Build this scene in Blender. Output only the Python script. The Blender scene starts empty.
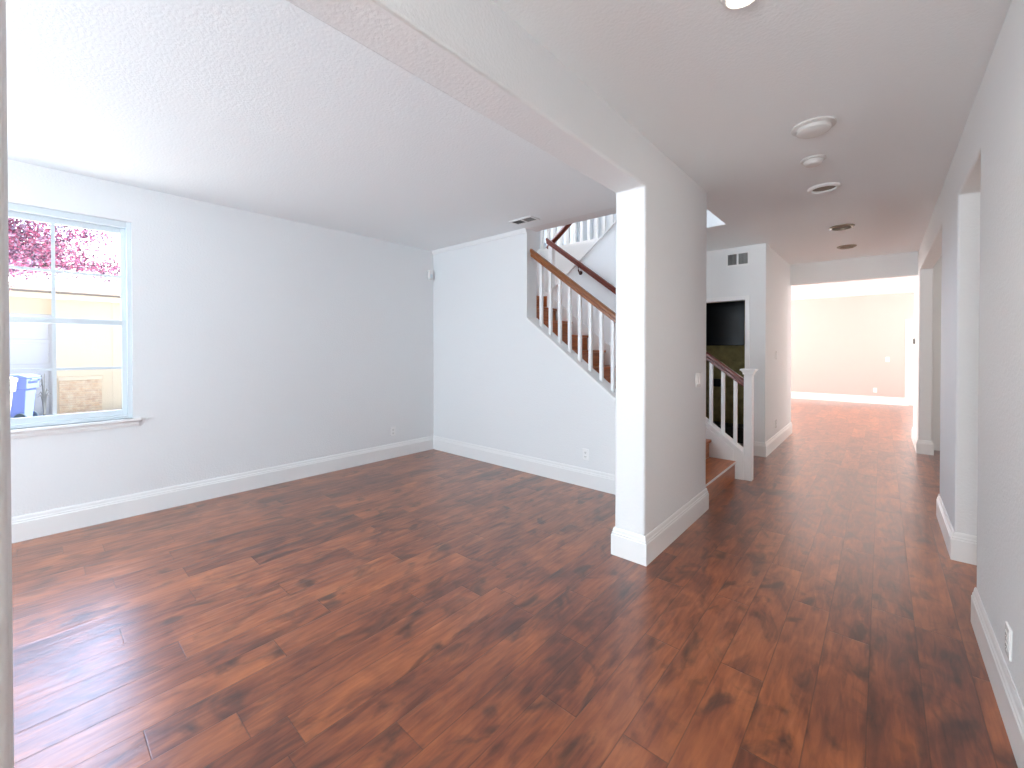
import bpy, bmesh, math, random
from mathutils import Vector, Matrix

# ------------------------------------------------------------------ camera
scene = bpy.context.scene
COL = scene.collection
W_PX, F_PX = 1024.0, 421.0
CAM_H = 1.394
PITCH = math.radians(0.51)
cam_data = bpy.data.cameras.new('camera')
cam_data.sensor_fit = 'HORIZONTAL'
cam_data.sensor_width = 36.0
cam_data.lens = 36.0 * F_PX / W_PX
cam_data.shift_y = -(35.6 - F_PX * math.tan(PITCH)) / W_PX
cam_data.clip_start = 0.02
cam_data.clip_end = 400
cam = bpy.data.objects.new('camera', cam_data)
cam.location = (0, 0, CAM_H)
cam.rotation_euler = (math.radians(90) - PITCH, 0, math.radians(41.33))
COL.objects.link(cam)
scene.camera = cam

# ------------------------------------------------------------------ world, sun, exposure
vs = scene.view_settings
vs.view_transform = 'Standard'
vs.look = 'None'
vs.gamma = 1.0
vs.use_curve_mapping = False
vs.exposure = 0.38
scene.cycles.use_denoising = True
scene.cycles.max_bounces = 14
scene.cycles.diffuse_bounces = 10
scene.cycles.glossy_bounces = 4
scene.cycles.sample_clamp_indirect = 6.0

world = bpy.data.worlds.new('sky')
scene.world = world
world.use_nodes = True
wnt = world.node_tree
bgn = wnt.nodes['Background']
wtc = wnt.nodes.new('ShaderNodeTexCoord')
# pale sky plus an added bright patch for the window's reflection on the floor
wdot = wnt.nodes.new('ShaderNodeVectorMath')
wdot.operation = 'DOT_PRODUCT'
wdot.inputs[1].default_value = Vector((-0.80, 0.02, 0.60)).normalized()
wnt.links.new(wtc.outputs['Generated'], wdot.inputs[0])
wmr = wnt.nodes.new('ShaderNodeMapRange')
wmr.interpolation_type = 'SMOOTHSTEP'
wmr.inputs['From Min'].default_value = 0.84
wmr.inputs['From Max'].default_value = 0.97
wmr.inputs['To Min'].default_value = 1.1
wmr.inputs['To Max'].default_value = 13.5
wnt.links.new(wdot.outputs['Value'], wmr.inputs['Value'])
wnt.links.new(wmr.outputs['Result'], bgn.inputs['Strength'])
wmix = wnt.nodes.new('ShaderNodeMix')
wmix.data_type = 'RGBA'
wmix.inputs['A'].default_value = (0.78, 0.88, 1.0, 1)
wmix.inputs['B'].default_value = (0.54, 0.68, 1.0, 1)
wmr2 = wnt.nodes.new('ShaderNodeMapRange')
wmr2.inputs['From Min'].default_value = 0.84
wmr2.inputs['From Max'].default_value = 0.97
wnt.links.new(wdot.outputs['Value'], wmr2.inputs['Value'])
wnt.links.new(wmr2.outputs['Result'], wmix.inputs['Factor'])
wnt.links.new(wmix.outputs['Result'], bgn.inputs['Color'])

sun_d = bpy.data.lights.new('sun', 'SUN')
sun_d.energy = 15.5
sun_d.angle = math.radians(0.6)
sun_d.color = (1.0, 0.96, 0.90)
sun = bpy.data.objects.new('sun', sun_d)
sun.rotation_euler = Vector((-0.06, -0.55, -0.83)).to_track_quat('-Z', 'Y').to_euler()
COL.objects.link(sun)


def area_light(name, loc, direction, sx, sy, power, color=(0.9, 0.95, 1.0)):
    """Rectangular area light set at an unseen opening to brighten the room inside."""
    l = bpy.data.lights.new(name, 'AREA')
    l.shape = 'RECTANGLE'
    l.size, l.size_y = sx, sy
    l.energy = power
    l.color = color
    o = bpy.data.objects.new(name, l)
    o.location = loc
    o.rotation_euler = Vector(direction).to_track_quat('-Z', 'Y').to_euler()
    COL.objects.link(o)
    return o


# unseen area lights: front and family room inferred, the rest added as fill
area_light('daylight_front_window', (-2.5, -3.52, 1.45), (0, 1, 0.8), 1.7, 1.7, 116, (0.72, 0.87, 1.0))
area_light('fill_light_side', (-4.66, -2.0, 1.6), (1, 0.55, 0.1), 1.3, 1.6, 42, (0.70, 0.86, 1.0))  # added light beyond the left edge, brightening the right wall
area_light('fill_light_entry', (-0.42, -3.52, 1.5), (0, 1, 1.0), 1.1, 1.9, 100, (0.93, 0.95, 0.96))  # added light behind the camera, brightening the hall
area_light('daylight_family_room', (3.9, 11.0, 1.2), (-1, 0, 2.0), 4.4, 1.9, 320, (1.0, 0.93, 0.89))  # unseen source, aimed up to brighten the far ceiling
area_light('fill_light_family_rear', (-5.9, 11.0, 1.2), (1, 0, 1.6), 4.4, 1.9, 320, (1.0, 0.93, 0.89))  # added on the opposite side, also aimed up at the far ceiling
area_light('fill_light_far', (-3.2, 14.03, 1.1), (0.35, -1, 0.5), 1.8, 1.9, 60, (1.0, 0.93, 0.88))  # added out of view to rake light along the hall ceiling
area_light('fill_light_stair', (-4.69, 4.4, 4.2), (1, 0.15, -0.1), 0.8, 1.5, 27, (0.88, 0.94, 1.0))  # added above the landing to light the stairwell
area_light('fill_light_side_room', (2.98, 5.2, 1.5), (-1, 0, 0.3), 1.5, 1.5, 20, (1.0, 0.88, 0.74))  # added warm fill behind the openings on the right

# ------------------------------------------------------------------ materials
M = {}


def lin(r, g, b):
    def c(v):
        v /= 255.0
        return v / 12.92 if v <= 0.04045 else ((v + 0.055) / 1.055) ** 2.4
    return (c(r), c(g), c(b), 1)


def mat(name, color, rough=0.5, metal=0.0, bump=None, emit=None, spec=0.5, coat=0.0):
    m = bpy.data.materials.new(name)
    m.use_nodes = True
    nt = m.node_tree
    b = nt.nodes['Principled BSDF']
    b.inputs['Base Color'].default_value = color
    b.inputs['Roughness'].default_value = rough
    b.inputs['Metallic'].default_value = metal
    b.inputs['Specular IOR Level'].default_value = spec
    b.inputs['Coat Weight'].default_value = coat
    if emit:
        b.inputs['Emission Color'].default_value = emit[0]
        b.inputs['Emission Strength'].default_value = emit[1]
    if bump:
        scale, strength, dist = bump
        tc = nt.nodes.new('ShaderNodeTexCoord')
        no = nt.nodes.new('ShaderNodeTexNoise')
        no.inputs['Scale'].default_value = scale
        no.inputs['Detail'].default_value = 3.0
        bp = nt.nodes.new('ShaderNodeBump')
        bp.inputs['Strength'].default_value = strength
        bp.inputs['Distance'].default_value = dist
        nt.links.new(tc.outputs['Object'], no.inputs['Vector'])
        nt.links.new(no.outputs['Fac'], bp.inputs['Height'])
        nt.links.new(bp.outputs['Normal'], b.inputs['Normal'])
    M[name] = m
    return m


mat('wall_paint', (0.80, 0.81, 0.81, 1), 0.62, bump=(75, 0.5, 0.004), spec=0.3)
mat('ceiling_paint', (0.85, 0.88, 0.885, 1), 0.7, bump=(70, 0.45, 0.004), spec=0.25)
mat('peach_paint', (0.56, 0.485, 0.45, 1), 0.62, bump=(120, 0.2, 0.002), spec=0.3)
mat('trim_white', (0.84, 0.84, 0.83, 1), 0.32)
mat('plastic_white', (0.82, 0.82, 0.80, 1), 0.4)
mat('plate_white', (0.90, 0.90, 0.89, 1), 0.25)
mat('detector_plastic', (0.68, 0.67, 0.65, 1), 0.5)
mat('slot_dark', (0.05, 0.05, 0.05, 1), 0.6)
mat('vent_grey', (0.30, 0.30, 0.29, 1), 0.5)
mat('vinyl_white', (0.66, 0.72, 0.75, 1), 0.35)
mat('oak_rail', lin(136, 78, 34), 0.35, coat=0.3)
mat('mahogany', lin(106, 42, 26), 0.3, coat=0.3)
mat('bronze', lin(70, 38, 30), 0.35, metal=0.6)
mat('nosing_pale', (0.75, 0.73, 0.70, 1), 0.35, metal=0.4)
mat('nickel', lin(150, 140, 126), 0.35, metal=0.8)
mat('can_interior', lin(126, 116, 100), 0.5)
mat('lamp_glow', (1, 0.95, 0.85, 1), 0.5, emit=((1.0, 0.90, 0.74, 1), 14.0))
mat('screen_black', (0.004, 0.004, 0.005, 1), 0.25)
mat('black_paint', (0.006, 0.006, 0.006, 1), 0.5)
mat('thermostat_grey', lin(110, 108, 104), 0.25)
mat('bin_blue', lin(126, 148, 228), 0.45)
mat('bin_grey', lin(215, 212, 205), 0.5)
mat('tyre', lin(60, 82, 96), 0.6)
mat('stucco', lin(232, 220, 196), 0.9, bump=(30, 0.3, 0.02))
mat('fascia', lin(236, 220, 196), 0.7)
mat('gutter_brown', lin(126, 118, 110), 0.6)
mat('garage_white', lin(214, 220, 228), 0.6)
mat('bright_ground', lin(234, 232, 228), 0.9, bump=(8, 0.2, 0.02))
mat('asphalt', lin(96, 96, 98), 0.9, bump=(30, 0.3, 0.01))
mat('bark', lin(74, 62, 72), 0.9)
mat('agave', lin(120, 124, 124), 0.7)


def node_mat(name):
    m = bpy.data.materials.new(name)
    m.use_nodes = True
    M[name] = m
    return m, m.node_tree, m.node_tree.nodes, m.node_tree.links, m.node_tree.nodes['Principled BSDF']


def glass_mat():
    m, nt, N, L, b = node_mat('window_glass')
    out = N['Material Output']
    N.remove(b)
    tr = N.new('ShaderNodeBsdfTransparent')
    gl = N.new('ShaderNodeBsdfGlossy')
    gl.inputs['Roughness'].default_value = 0.02
    fr = N.new('ShaderNodeLayerWeight')
    fr.inputs['Blend'].default_value = 0.5
    pw = math_node(N, L, 'POWER', fr.outputs['Facing'], 4.0)
    fac = math_node(N, L, 'ADD', math_node(N, L, 'MULTIPLY', pw, 0.6), 0.03)
    mx = N.new('ShaderNodeMixShader')
    L.new(fac, mx.inputs[0])
    L.new(tr.outputs[0], mx.inputs[1])
    L.new(gl.outputs[0], mx.inputs[2])
    L.new(mx.outputs[0], out.inputs['Surface'])



def ramp(N, stops):
    r = N.new('ShaderNodeValToRGB')
    el = r.color_ramp.elements
    while len(el) < len(stops):
        el.new(0.5)
    for e, (p, c) in zip(el, stops):
        e.position = p
        e.color = c
    return r


def math_node(N, L, op, a, b=None, c=None):
    n = N.new('ShaderNodeMath')
    n.operation = op
    for i, v in enumerate((a, b, c)):
        if v is None:
            continue
        if isinstance(v, (int, float)):
            n.inputs[i].default_value = v
        else:
            L.new(v, n.inputs[i])
    return n.outputs[0]


def floor_mat():
    m, nt, N, L, b = node_mat('hand_scraped_planks')
    PW, PL = 0.165, 1.15
    tc = N.new('ShaderNodeTexCoord')
    sep = N.new('ShaderNodeSeparateXYZ')
    L.new(tc.outputs['Object'], sep.inputs[0])
    X, Y = sep.outputs['X'], sep.outputs['Y']
    xs = math_node(N, L, 'DIVIDE', math_node(N, L, 'ADD', X, 20.0), PW)
    row = math_node(N, L, 'FLOOR', xs)
    fx = math_node(N, L, 'FRACT', xs)
    wn = N.new('ShaderNodeTexWhiteNoise')
    wn.noise_dimensions = '1D'
    L.new(row, wn.inputs['W'])
    ys = math_node(N, L, 'ADD', math_node(N, L, 'DIVIDE', math_node(N, L, 'ADD', Y, 20.0), PL), wn.outputs['Value'])
    idx = math_node(N, L, 'FLOOR', ys)
    fy = math_node(N, L, 'FRACT', ys)
    cid = N.new('ShaderNodeCombineXYZ')
    L.new(row, cid.inputs[0])
    L.new(idx, cid.inputs[1])
    wn2 = N.new('ShaderNodeTexWhiteNoise')
    wn2.noise_dimensions = '2D'
    L.new(cid.outputs[0], wn2.inputs['Vector'])
    # seam mask
    ex = math_node(N, L, 'MULTIPLY', math_node(N, L, 'MINIMUM', fx, math_node(N, L, 'SUBTRACT', 1.0, fx)), PW)
    ey = math_node(N, L, 'MULTIPLY', math_node(N, L, 'MINIMUM', fy, math_node(N, L, 'SUBTRACT', 1.0, fy)), PL)
    ed = math_node(N, L, 'MINIMUM', ex, ey)
    seam = N.new('ShaderNodeMapRange')
    seam.inputs['From Min'].default_value = 0.0006
    seam.inputs['From Max'].default_value = 0.0030
    L.new(ed, seam.inputs['Value'])
    # per-plank offset coordinates
    off = N.new('ShaderNodeVectorMath')
    off.operation = 'SCALE'
    off.inputs['Scale'].default_value = 37.0
    L.new(wn2.outputs['Color'], off.inputs[0])
    add = N.new('ShaderNodeVectorMath')
    L.new(tc.outputs['Object'], add.inputs[0])
    L.new(off.outputs[0], add.inputs[1])

    def noise(sx, sy, scale, detail, distort=0.0, src=None):
        mp = N.new('ShaderNodeMapping')
        mp.inputs['Scale'].default_value = (sx, sy, 1)
        L.new((src or add).outputs[0], mp.inputs['Vector'])
        n = N.new('ShaderNodeTexNoise')
        n.inputs['Scale'].default_value = scale
        n.inputs['Detail'].default_value = detail
        n.inputs['Distortion'].default_value = distort
        L.new(mp.outputs[0], n.inputs['Vector'])
        return n.outputs['Fac']

    grain = noise(9, 1.1, 5.0, 7, 0.8)
    cloud = noise(2.2, 1.0, 2.6, 5, 1.2)
    knots = noise(1.9, 1.0, 3.4, 5, 1.3)
    tone = math_node(N, L, 'ADD',
                     math_node(N, L, 'MULTIPLY', wn2.outputs['Value'], 0.16),
                     math_node(N, L, 'ADD', math_node(N, L, 'MULTIPLY', grain, 0.45),
                               math_node(N, L, 'MULTIPLY', cloud, 0.62)))
    tone = math_node(N, L, 'ADD', math_node(N, L, 'MULTIPLY', math_node(N, L, 'SUBTRACT', tone, 0.60), 1.45), 0.58)
    base = ramp(N, [(0.26, lin(66, 32, 21)), (0.48, lin(114, 58, 35)), (0.66, lin(144, 78, 44)), (0.95, lin(180, 106, 60))])
    L.new(tone, base.inputs[0])
    km = ramp(N, [(0.54, (0, 0, 0, 1)), (0.70, (1, 1, 1, 1))])
    L.new(knots, km.inputs[0])
    kfac = math_node(N, L, 'MULTIPLY', km.outputs[0], 0.80)
    mix1 = N.new('ShaderNodeMix')
    mix1.data_type = 'RGBA'
    L.new(kfac, mix1.inputs['Factor'])
    L.new(base.outputs[0], mix1.inputs['A'])
    mix1.inputs['B'].default_value = lin(52, 30, 24)
    mix2 = N.new('ShaderNodeMix')
    mix2.data_type = 'RGBA'
    L.new(math_node(N, L, 'MULTIPLY', math_node(N, L, 'SUBTRACT', 1.0, seam.outputs[0]), 0.55), mix2.inputs['Factor'])
    L.new(mix1.outputs['Result'], mix2.inputs['A'])
    mix2.inputs['B'].default_value = lin(40, 20, 14)
    L.new(mix2.outputs['Result'], b.inputs['Base Color'])
    # scraped surface
    ridges = noise(7.0, 0.55, 3.2, 0, 0.9)
    fine = noise(26, 1.2, 2.6, 0, 0.3)
    hgt = math_node(N, L, 'ADD', math_node(N, L, 'MULTIPLY', ridges, 1.0),
                    math_node(N, L, 'ADD', math_node(N, L, 'MULTIPLY', fine, 0.28),
                              math_node(N, L, 'MULTIPLY', seam.outputs[0], 0.35)))
    bp = N.new('ShaderNodeBump')
    bp.inputs['Strength'].default_value = 0.5
    bp.inputs['Distance'].default_value = 0.0020
    L.new(hgt, bp.inputs['Height'])
    L.new(bp.outputs['Normal'], b.inputs['Normal'])
    b.inputs['Roughness'].default_value = 0.30
    b.inputs['Specular IOR Level'].default_value = 0.4
    b.inputs['Coat Weight'].default_value = 0.65
    b.inputs['Coat Roughness'].default_value = 0.29
    b.inputs['Coat IOR'].default_value = 1.62
    L.new(bp.outputs['Normal'], b.inputs['Coat Normal'])


glass_mat()
floor_mat()


def wood_mat(name, c1, c2, rough=0.3):
    m, nt, N, L, b = node_mat(name)
    tc = N.new('ShaderNodeTexCoord')
    mp = N.new('ShaderNodeMapping')
    mp.inputs['Scale'].default_value = (14, 1.6, 14)
    L.new(tc.outputs['Object'], mp.inputs['Vector'])
    n = N.new('ShaderNodeTexNoise')
    n.inputs['Scale'].default_value = 2.2
    n.inputs['Detail'].default_value = 6
    n.inputs['Distortion'].default_value = 0.7
    L.new(mp.outputs[0], n.inputs['Vector'])
    r = ramp(N, [(0.3, c1), (0.7, c2)])
    L.new(n.outputs['Fac'], r.inputs[0])
    L.new(r.outputs[0], b.inputs['Base Color'])
    b.inputs['Roughness'].default_value = rough


wood_mat('stair_wood', lin(138, 72, 32), lin(186, 108, 54))


def stone_mat(name, scale, cols, mortar, row=0.18, bw=0.55):
    m, nt, N, L, b = node_mat(name)
    tc = N.new('ShaderNodeTexCoord')
    sp = N.new('ShaderNodeSeparateXYZ')
    L.new(tc.outputs['Object'], sp.inputs[0])
    cb = N.new('ShaderNodeCombineXYZ')
    L.new(math_node(N, L, 'ADD', sp.outputs['X'], sp.outputs['Y']), cb.inputs[0])
    L.new(sp.outputs['Z'], cb.inputs[1])
    br = N.new('ShaderNodeTexBrick')
    br.inputs['Scale'].default_value = scale
    br.inputs['Row Height'].default_value = row
    br.inputs['Brick Width'].default_value = bw
    br.inputs['Mortar Size'].default_value = 0.012
    br.inputs['Color1'].default_value = cols[0]
    br.inputs['Color2'].default_value = cols[1]
    br.inputs['Mortar'].default_value = mortar
    L.new(cb.outputs[0], br.inputs['Vector'])
    no = N.new('ShaderNodeTexNoise')
    no.inputs['Scale'].default_value = 9
    no.inputs['Detail'].default_value = 5
    L.new(tc.outputs['Object'], no.inputs['Vector'])
    mx = N.new('ShaderNodeMix')
    mx.data_type = 'RGBA'
    mx.blend_type = 'OVERLAY'
    mx.inputs['Factor'].default_value = 0.7
    L.new(br.outputs['Color'], mx.inputs['A'])
    L.new(no.outputs['Fac'], mx.inputs['B'])
    L.new(mx.outputs['Result'], b.inputs['Base Color'])
    b.inputs['Roughness'].default_value = 0.85
    bp = N.new('ShaderNodeBump')
    bp.inputs['Strength'].default_value = 0.6
    bp.inputs['Distance'].default_value = 0.02
    L.new(br.outputs['Fac'], bp.inputs['Height'])
    bp.invert = True
    L.new(bp.outputs['Normal'], b.inputs['Normal'])


stone_mat('ledge_stone', 1.0, (lin(232, 206, 172), lin(214, 190, 164)), lin(226, 205, 178), 0.055, 0.27)
stone_mat('khaki_stone', 1.0, (lin(150, 138, 92), lin(124, 118, 76)), lin(136, 126, 84), 0.3, 0.6)


def roof_mat():
    m, nt, N, L, b = node_mat('roof_shingle')
    tc = N.new('ShaderNodeTexCoord')
    wv = N.new('ShaderNodeTexWave')
    wv.wave_type = 'BANDS'
    wv.bands_direction = 'X'
    wv.inputs['Scale'].default_value = 1.1
    L.new(tc.outputs['Object'], wv.inputs['Vector'])
    r = ramp(N, [(0.0, lin(214, 208, 200)), (0.25, lin(236, 232, 226)), (1.0, lin(240, 236, 230))])
    L.new(wv.outputs['Fac'], r.inputs[0])
    L.new(r.outputs[0], b.inputs['Base Color'])
    b.inputs['Roughness'].default_value = 0.9


roof_mat()


def leaf_mat():
    m, nt, N, L, b = node_mat('plum_leaf')
    at = N.new('ShaderNodeAttribute')
    at.attribute_name = 'tint'
    r = ramp(N, [(0.0, lin(60, 46, 68)), (0.25, lin(118, 78, 112)), (0.5, lin(182, 80, 122)), (0.75, lin(204, 142, 168)), (1.0, lin(164, 164, 190))])
    L.new(at.outputs['Fac'], r.inputs[0])
    L.new(r.outputs[0], b.inputs['Base Color'])
    b.inputs['Roughness'].default_value = 0.7


leaf_mat()


# ------------------------------------------------------------------ builders
def add_box(bm, x0, x1, y0, y1, z0, z1):
    x0, x1 = min(x0, x1), max(x0, x1)
    y0, y1 = min(y0, y1), max(y0, y1)
    z0, z1 = min(z0, z1), max(z0, z1)
    v = [bm.verts.new(p) for p in ((x0, y0, z0), (x1, y0, z0), (x1, y1, z0), (x0, y1, z0),
                                   (x0, y0, z1), (x1, y0, z1), (x1, y1, z1), (x0, y1, z1))]
    for f in ((3, 2, 1, 0), (4, 5, 6, 7), (0, 1, 5, 4), (1, 2, 6, 5), (2, 3, 7, 6), (3, 0, 4, 7)):
        bm.faces.new([v[i] for i in f])


def add_prism(bm, pts, axis, a, b):
    """Extrude a 2-D polygon along an axis: 'x' takes (y,z), 'y' takes (x,z), 'z' takes (x,y)."""
    def P(p, t):
        return {'x': (t, p[0], p[1]), 'y': (p[0], t, p[1]), 'z': (p[0], p[1], t)}[axis]
    lo = [bm.verts.new(P(p, a)) for p in pts]
    hi = [bm.verts.new(P(p, b)) for p in pts]
    n = len(pts)
    fs = [bm.faces.new(lo), bm.faces.new(hi)]
    for i in range(n):
        fs.append(bm.faces.new((lo[i], lo[(i + 1) % n], hi[(i + 1) % n], hi[i])))
    bmesh.ops.recalc_face_normals(bm, faces=fs)


def add_lathe(bm, prof, center, axis='z', seg=32):
    """Revolve (radius, offset) pairs; offset runs along the axis from center."""
    rings = []
    for r, h in prof:
        ring = []
        for i in range(seg):
            t = 2 * math.pi * i / seg
            c, s = r * math.cos(t), r * math.sin(t)
            p = {'z': (c, s, h), 'x': (h, c, s), 'y': (c, h, s)}[axis]
            ring.append(bm.verts.new([center[k] + p[k] for k in range(3)]))
        rings.append(ring)
    fs = []
    for a, b in zip(rings, rings[1:]):
        for i in range(seg):
            fs.append(bm.faces.new((a[i], a[(i + 1) % seg], b[(i + 1) % seg], b[i])))
    fs.append(bm.faces.new(rings[0]))
    fs.append(bm.faces.new(rings[-1]))
    bmesh.ops.recalc_face_normals(bm, faces=fs)


def add_tube(bm, pts, radii, seg=8):
    pts = [Vector(p) for p in pts]
    rings = []
    for i, p in enumerate(pts):
        d = (pts[min(i + 1, len(pts) - 1)] - pts[max(i - 1, 0)]).normalized()
        q = d.to_track_quat('Z', 'Y')
        r = radii[i] if isinstance(radii, (list, tuple)) else radii
        rings.append([bm.verts.new(p + q @ Vector((r * math.cos(2 * math.pi * k / seg), r * math.sin(2 * math.pi * k / seg), 0))) for k in range(seg)])
    fs = []
    for a, b in zip(rings, rings[1:]):
        for k in range(seg):
            fs.append(bm.faces.new((a[k], a[(k + 1) % seg], b[(k + 1) % seg], b[k])))
    fs.append(bm.faces.new(rings[0]))
    fs.append(bm.faces.new(rings[-1]))
    bmesh.ops.recalc_face_normals(bm, faces=fs)


def add_sweep(bm, prof, path, side=1):
    """Sweep a closed (outward, z) profile along an XY polyline with mitred corners.
    outward is to the right of the travel direction when side = 1."""
    n = len(path)
    P = [Vector(p) for p in path]
    rings = []
    for i in range(n):
        def nrm(a, b):
            d = (b - a).normalized()
            return Vector((d.y, -d.x)) * side
        if i == 0:
            o = nrm(P[0], P[1])
        elif i == n - 1:
            o = nrm(P[-2], P[-1])
        else:
            n1, n2 = nrm(P[i - 1], P[i]), nrm(P[i], P[i + 1])
            o = (n1 + n2) / max(1e-6, 1 + n1.dot(n2))
        rings.append([bm.verts.new((P[i].x + o.x * u, P[i].y + o.y * u, z)) for u, z in prof])
    fs = []
    m = len(prof)
    for a, b in zip(rings, rings[1:]):
        for k in range(m):
            fs.append(bm.faces.new((a[k], a[(k + 1) % m], b[(k + 1) % m], b[k])))
    fs.append(bm.faces.new(rings[0]))
    fs.append(bm.faces.new(rings[-1]))
    bmesh.ops.recalc_face_normals(bm, faces=fs)


def obj(name, bm, material, parent=None, bevel=None, smooth=False, seg=2):
    me = bpy.data.meshes.new(name)
    bm.to_mesh(me)
    bm.free()
    me.materials.append(M[material])
    o = bpy.data.objects.new(name, me)
    COL.objects.link(o)
    if parent:
        o.parent = parent
        o.matrix_parent_inverse = Matrix.Translation(-parent.location)
    if bevel:
        b = o.modifiers.new('bevel', 'BEVEL')
        b.width = bevel
        b.segments = seg
        b.limit_method = 'ANGLE'
        b.angle_limit = math.radians(40)
        b.harden_normals = False
        smooth = True
    if smooth:
        me.shade_smooth()
        me.set_sharp_from_angle(angle=math.radians(35))
    return o


def struct(name, bm, material, parent=None, **k):
    o = obj(name, bm, material, parent, **k)
    if parent is None:
        o['kind'] = 'structure'
    return o


def tag(o, label, cat, group=None):
    o['label'] = label
    o['category'] = cat
    if group:
        o['group'] = group
    return o


def thing(name, label, cat, loc=(0, 0, 0), group=None):
    o = bpy.data.objects.new(name, None)
    o.empty_display_size = 0.1
    o.location = loc
    COL.objects.link(o)
    return tag(o, label, cat, group)


def box(*a):
    bm = bmesh.new()
    add_box(bm, *a)
    return bm


def prism(*a):
    bm = bmesh.new()
    add_prism(bm, *a)
    return bm


def dup(root, delta, label=None):
    """Copy a thing with its parts and sub-parts."""
    r = root.copy()
    COL.objects.link(r)
    r.location = Vector(root.location) + Vector(delta)
    if label:
        r['label'] = label
    for ch in list(root.children):
        c = ch.copy()
        COL.objects.link(c)
        c.parent = r
        for g in list(ch.children):
            d = g.copy()
            COL.objects.link(d)
            d.parent = c
    return r


# ------------------------------------------------------------------ the setting
H = 2.74                      # ceiling height
XL = -4.68                    # window wall
XP0, XP1 = -1.356, -1.142     # wall between living room and hall
YP0, YP1 = 2.595, 3.85         # its stub beside the stairs
YN = -0.032                   # its near stub (left edge of the frame)
XR, TR = 0.365, 0.13          # right wall
YS0, YS1 = 3.67, 3.845         # stair wall
YF0, YF1 = 4.95, 5.07         # wall between the two stair flights
YV = 6.20                     # wall with the vent
YH0, YH1 = 8.10, 8.25         # header into the family room
YB = 14.02                    # far wall
YFRONT = -3.5
UP = 3.12                     # upper floor level
TOP = 5.6

bm = bmesh.new()
add_box(bm, XL, 4.0, YFRONT, YB, -0.12, 0.0)
add_box(bm, -6.0, XL, YH1, YB, -0.12, 0.0)
struct('floor', bm, 'hand_scraped_planks')

# window wall with the living room window and the upper landing window
WY0, WY1, WZ0, WZ1 = -0.335, 0.545, 0.812, 2.44
UY0, UY1, UZ0, UZ1 = 6.20, 7.40, 3.30, 4.70
bm = bmesh.new()
for y0, y1, z0, z1 in ((YFRONT - .15, -2.65, -0.4, H + .1), (-2.65, -1.35, -0.4, 0.8), (-2.65, -1.35, 2.4, H + .1), (-1.35, WY0, -0.4, H + .1), (WY1, YS1, -0.4, H + .1), (WY0, WY1, -0.4, WZ0), (WY0, WY1, WZ1, H + .1),
                       (YS1, 4.0, -0.4, TOP), (4.0, 4.8, -0.4, 3.45), (4.0, 4.8, 4.95, TOP), (4.8, UY0, -0.4, TOP), (UY0, UY1, -0.4, UZ0), (UY0, UY1, UZ1, TOP), (UY1, YH1, -0.4, TOP), (YS0, YS1, H + .1, TOP)):
    add_box(bm, XL - 0.19, XL, y0, y1, z0, z1)
struct('wall_left', bm, 'wall_paint')

# stair wall: full height on the left, sloped knee wall along the flight, full wall above the ceiling
RISE, RUN, X1 = 0.196, 0.259, -1.172
SL = RISE / RUN


def nose(x):
    return RISE + (X1 - x) * SL


def knee(x):
    return nose(x) + 0.135


XE = -3.005
bm = bmesh.new()
add_prism(bm, [(XL, 0), (XP0, 0), (XP0, knee(XP0)), (XE, knee(XE)), (XE, H), (XL, H)], 'y', YS0, YS1)
add_box(bm, XL, -1.28, YS0, YS1, H, TOP)
struct('wall_stair', bm, 'wall_paint')

# wall between living room and hall, with its wide opening
struct('wall_middle', prism([(YFRONT, 0), (YN, 0), (YN, 2.436), (YP0, 2.436), (YP0, 0), (YP1, 0), (YP1, H + .05), (YFRONT, H + .05)],
                            'x', XP0, XP1), 'wall_paint', bevel=0.014, seg=3)

# right wall with two openings
A0, A1, AZ = 3.15, 4.01, 2.40
B0, B1, BZ = 4.98, 7.75, 2.44
YR = 9.0
struct('wall_right', prism([(YFRONT, 0), (A0, 0), (A0, AZ), (A1, AZ), (A1, 0), (B0, 0), (B0, BZ), (B1, BZ), (B1, 0), (YR, 0),
                            (YR, H), (YFRONT, H)], 'x', XR, XR + TR), 'wall_paint', bevel=0.012, seg=3)

# front wall with the openings of the front window and the entry door
bm = bmesh.new()
fy0, fy1 = YFRONT - 0.15, YFRONT
add_box(bm, XL, -4.3, fy0, fy1, 0, H)
add_box(bm, -1.7, -1.0, fy0, fy1, 0, H)
add_box(bm, 0.16, XR + TR, fy0, fy1, 0, H)
add_box(bm, -4.3, -1.7, fy0, fy1, 0, 0.55)
add_box(bm, -4.3, -1.7, fy0, fy1, 2.35, H)
add_box(bm, -1.0, 0.16, fy0, fy1, 0, 0.5)
add_box(bm, -1.0, 0.16, fy0, fy1, 2.5, H)
struct('wall_front', bm, 'wall_paint')

# wall with the return-air vent and the doorway to the dark room
DX1, DZ = -1.36, 2.035
XW = -1.125
bm = bmesh.new()
add_prism(bm, [(DX1, 0), (XW, 0), (XW, H), (-3.4, H), (-3.4, DZ), (DX1, DZ)], 'y', YV, YV + 0.13)
struct('wall_passage', bm, 'wall_paint')
bm = bmesh.new()
add_box(bm, XW - 0.13, XW, YV + 0.13, YH1, 0, H)
struct('wall_hall', bm, 'wall_paint')
bm = bmesh.new()
add_box(bm, -2.25, -2.05, YF1, YV, 0, H)
struct('wall_understair', bm, 'wall_paint')
struct('wall_niche', box(-3.6, XW - 0.13, 7.22, 7.35, 0, H), 'khaki_stone')
struct('wall_niche_side', box(-3.6, -3.4, YV + .13, 7.22, 0, H), 'wall_paint')

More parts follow.
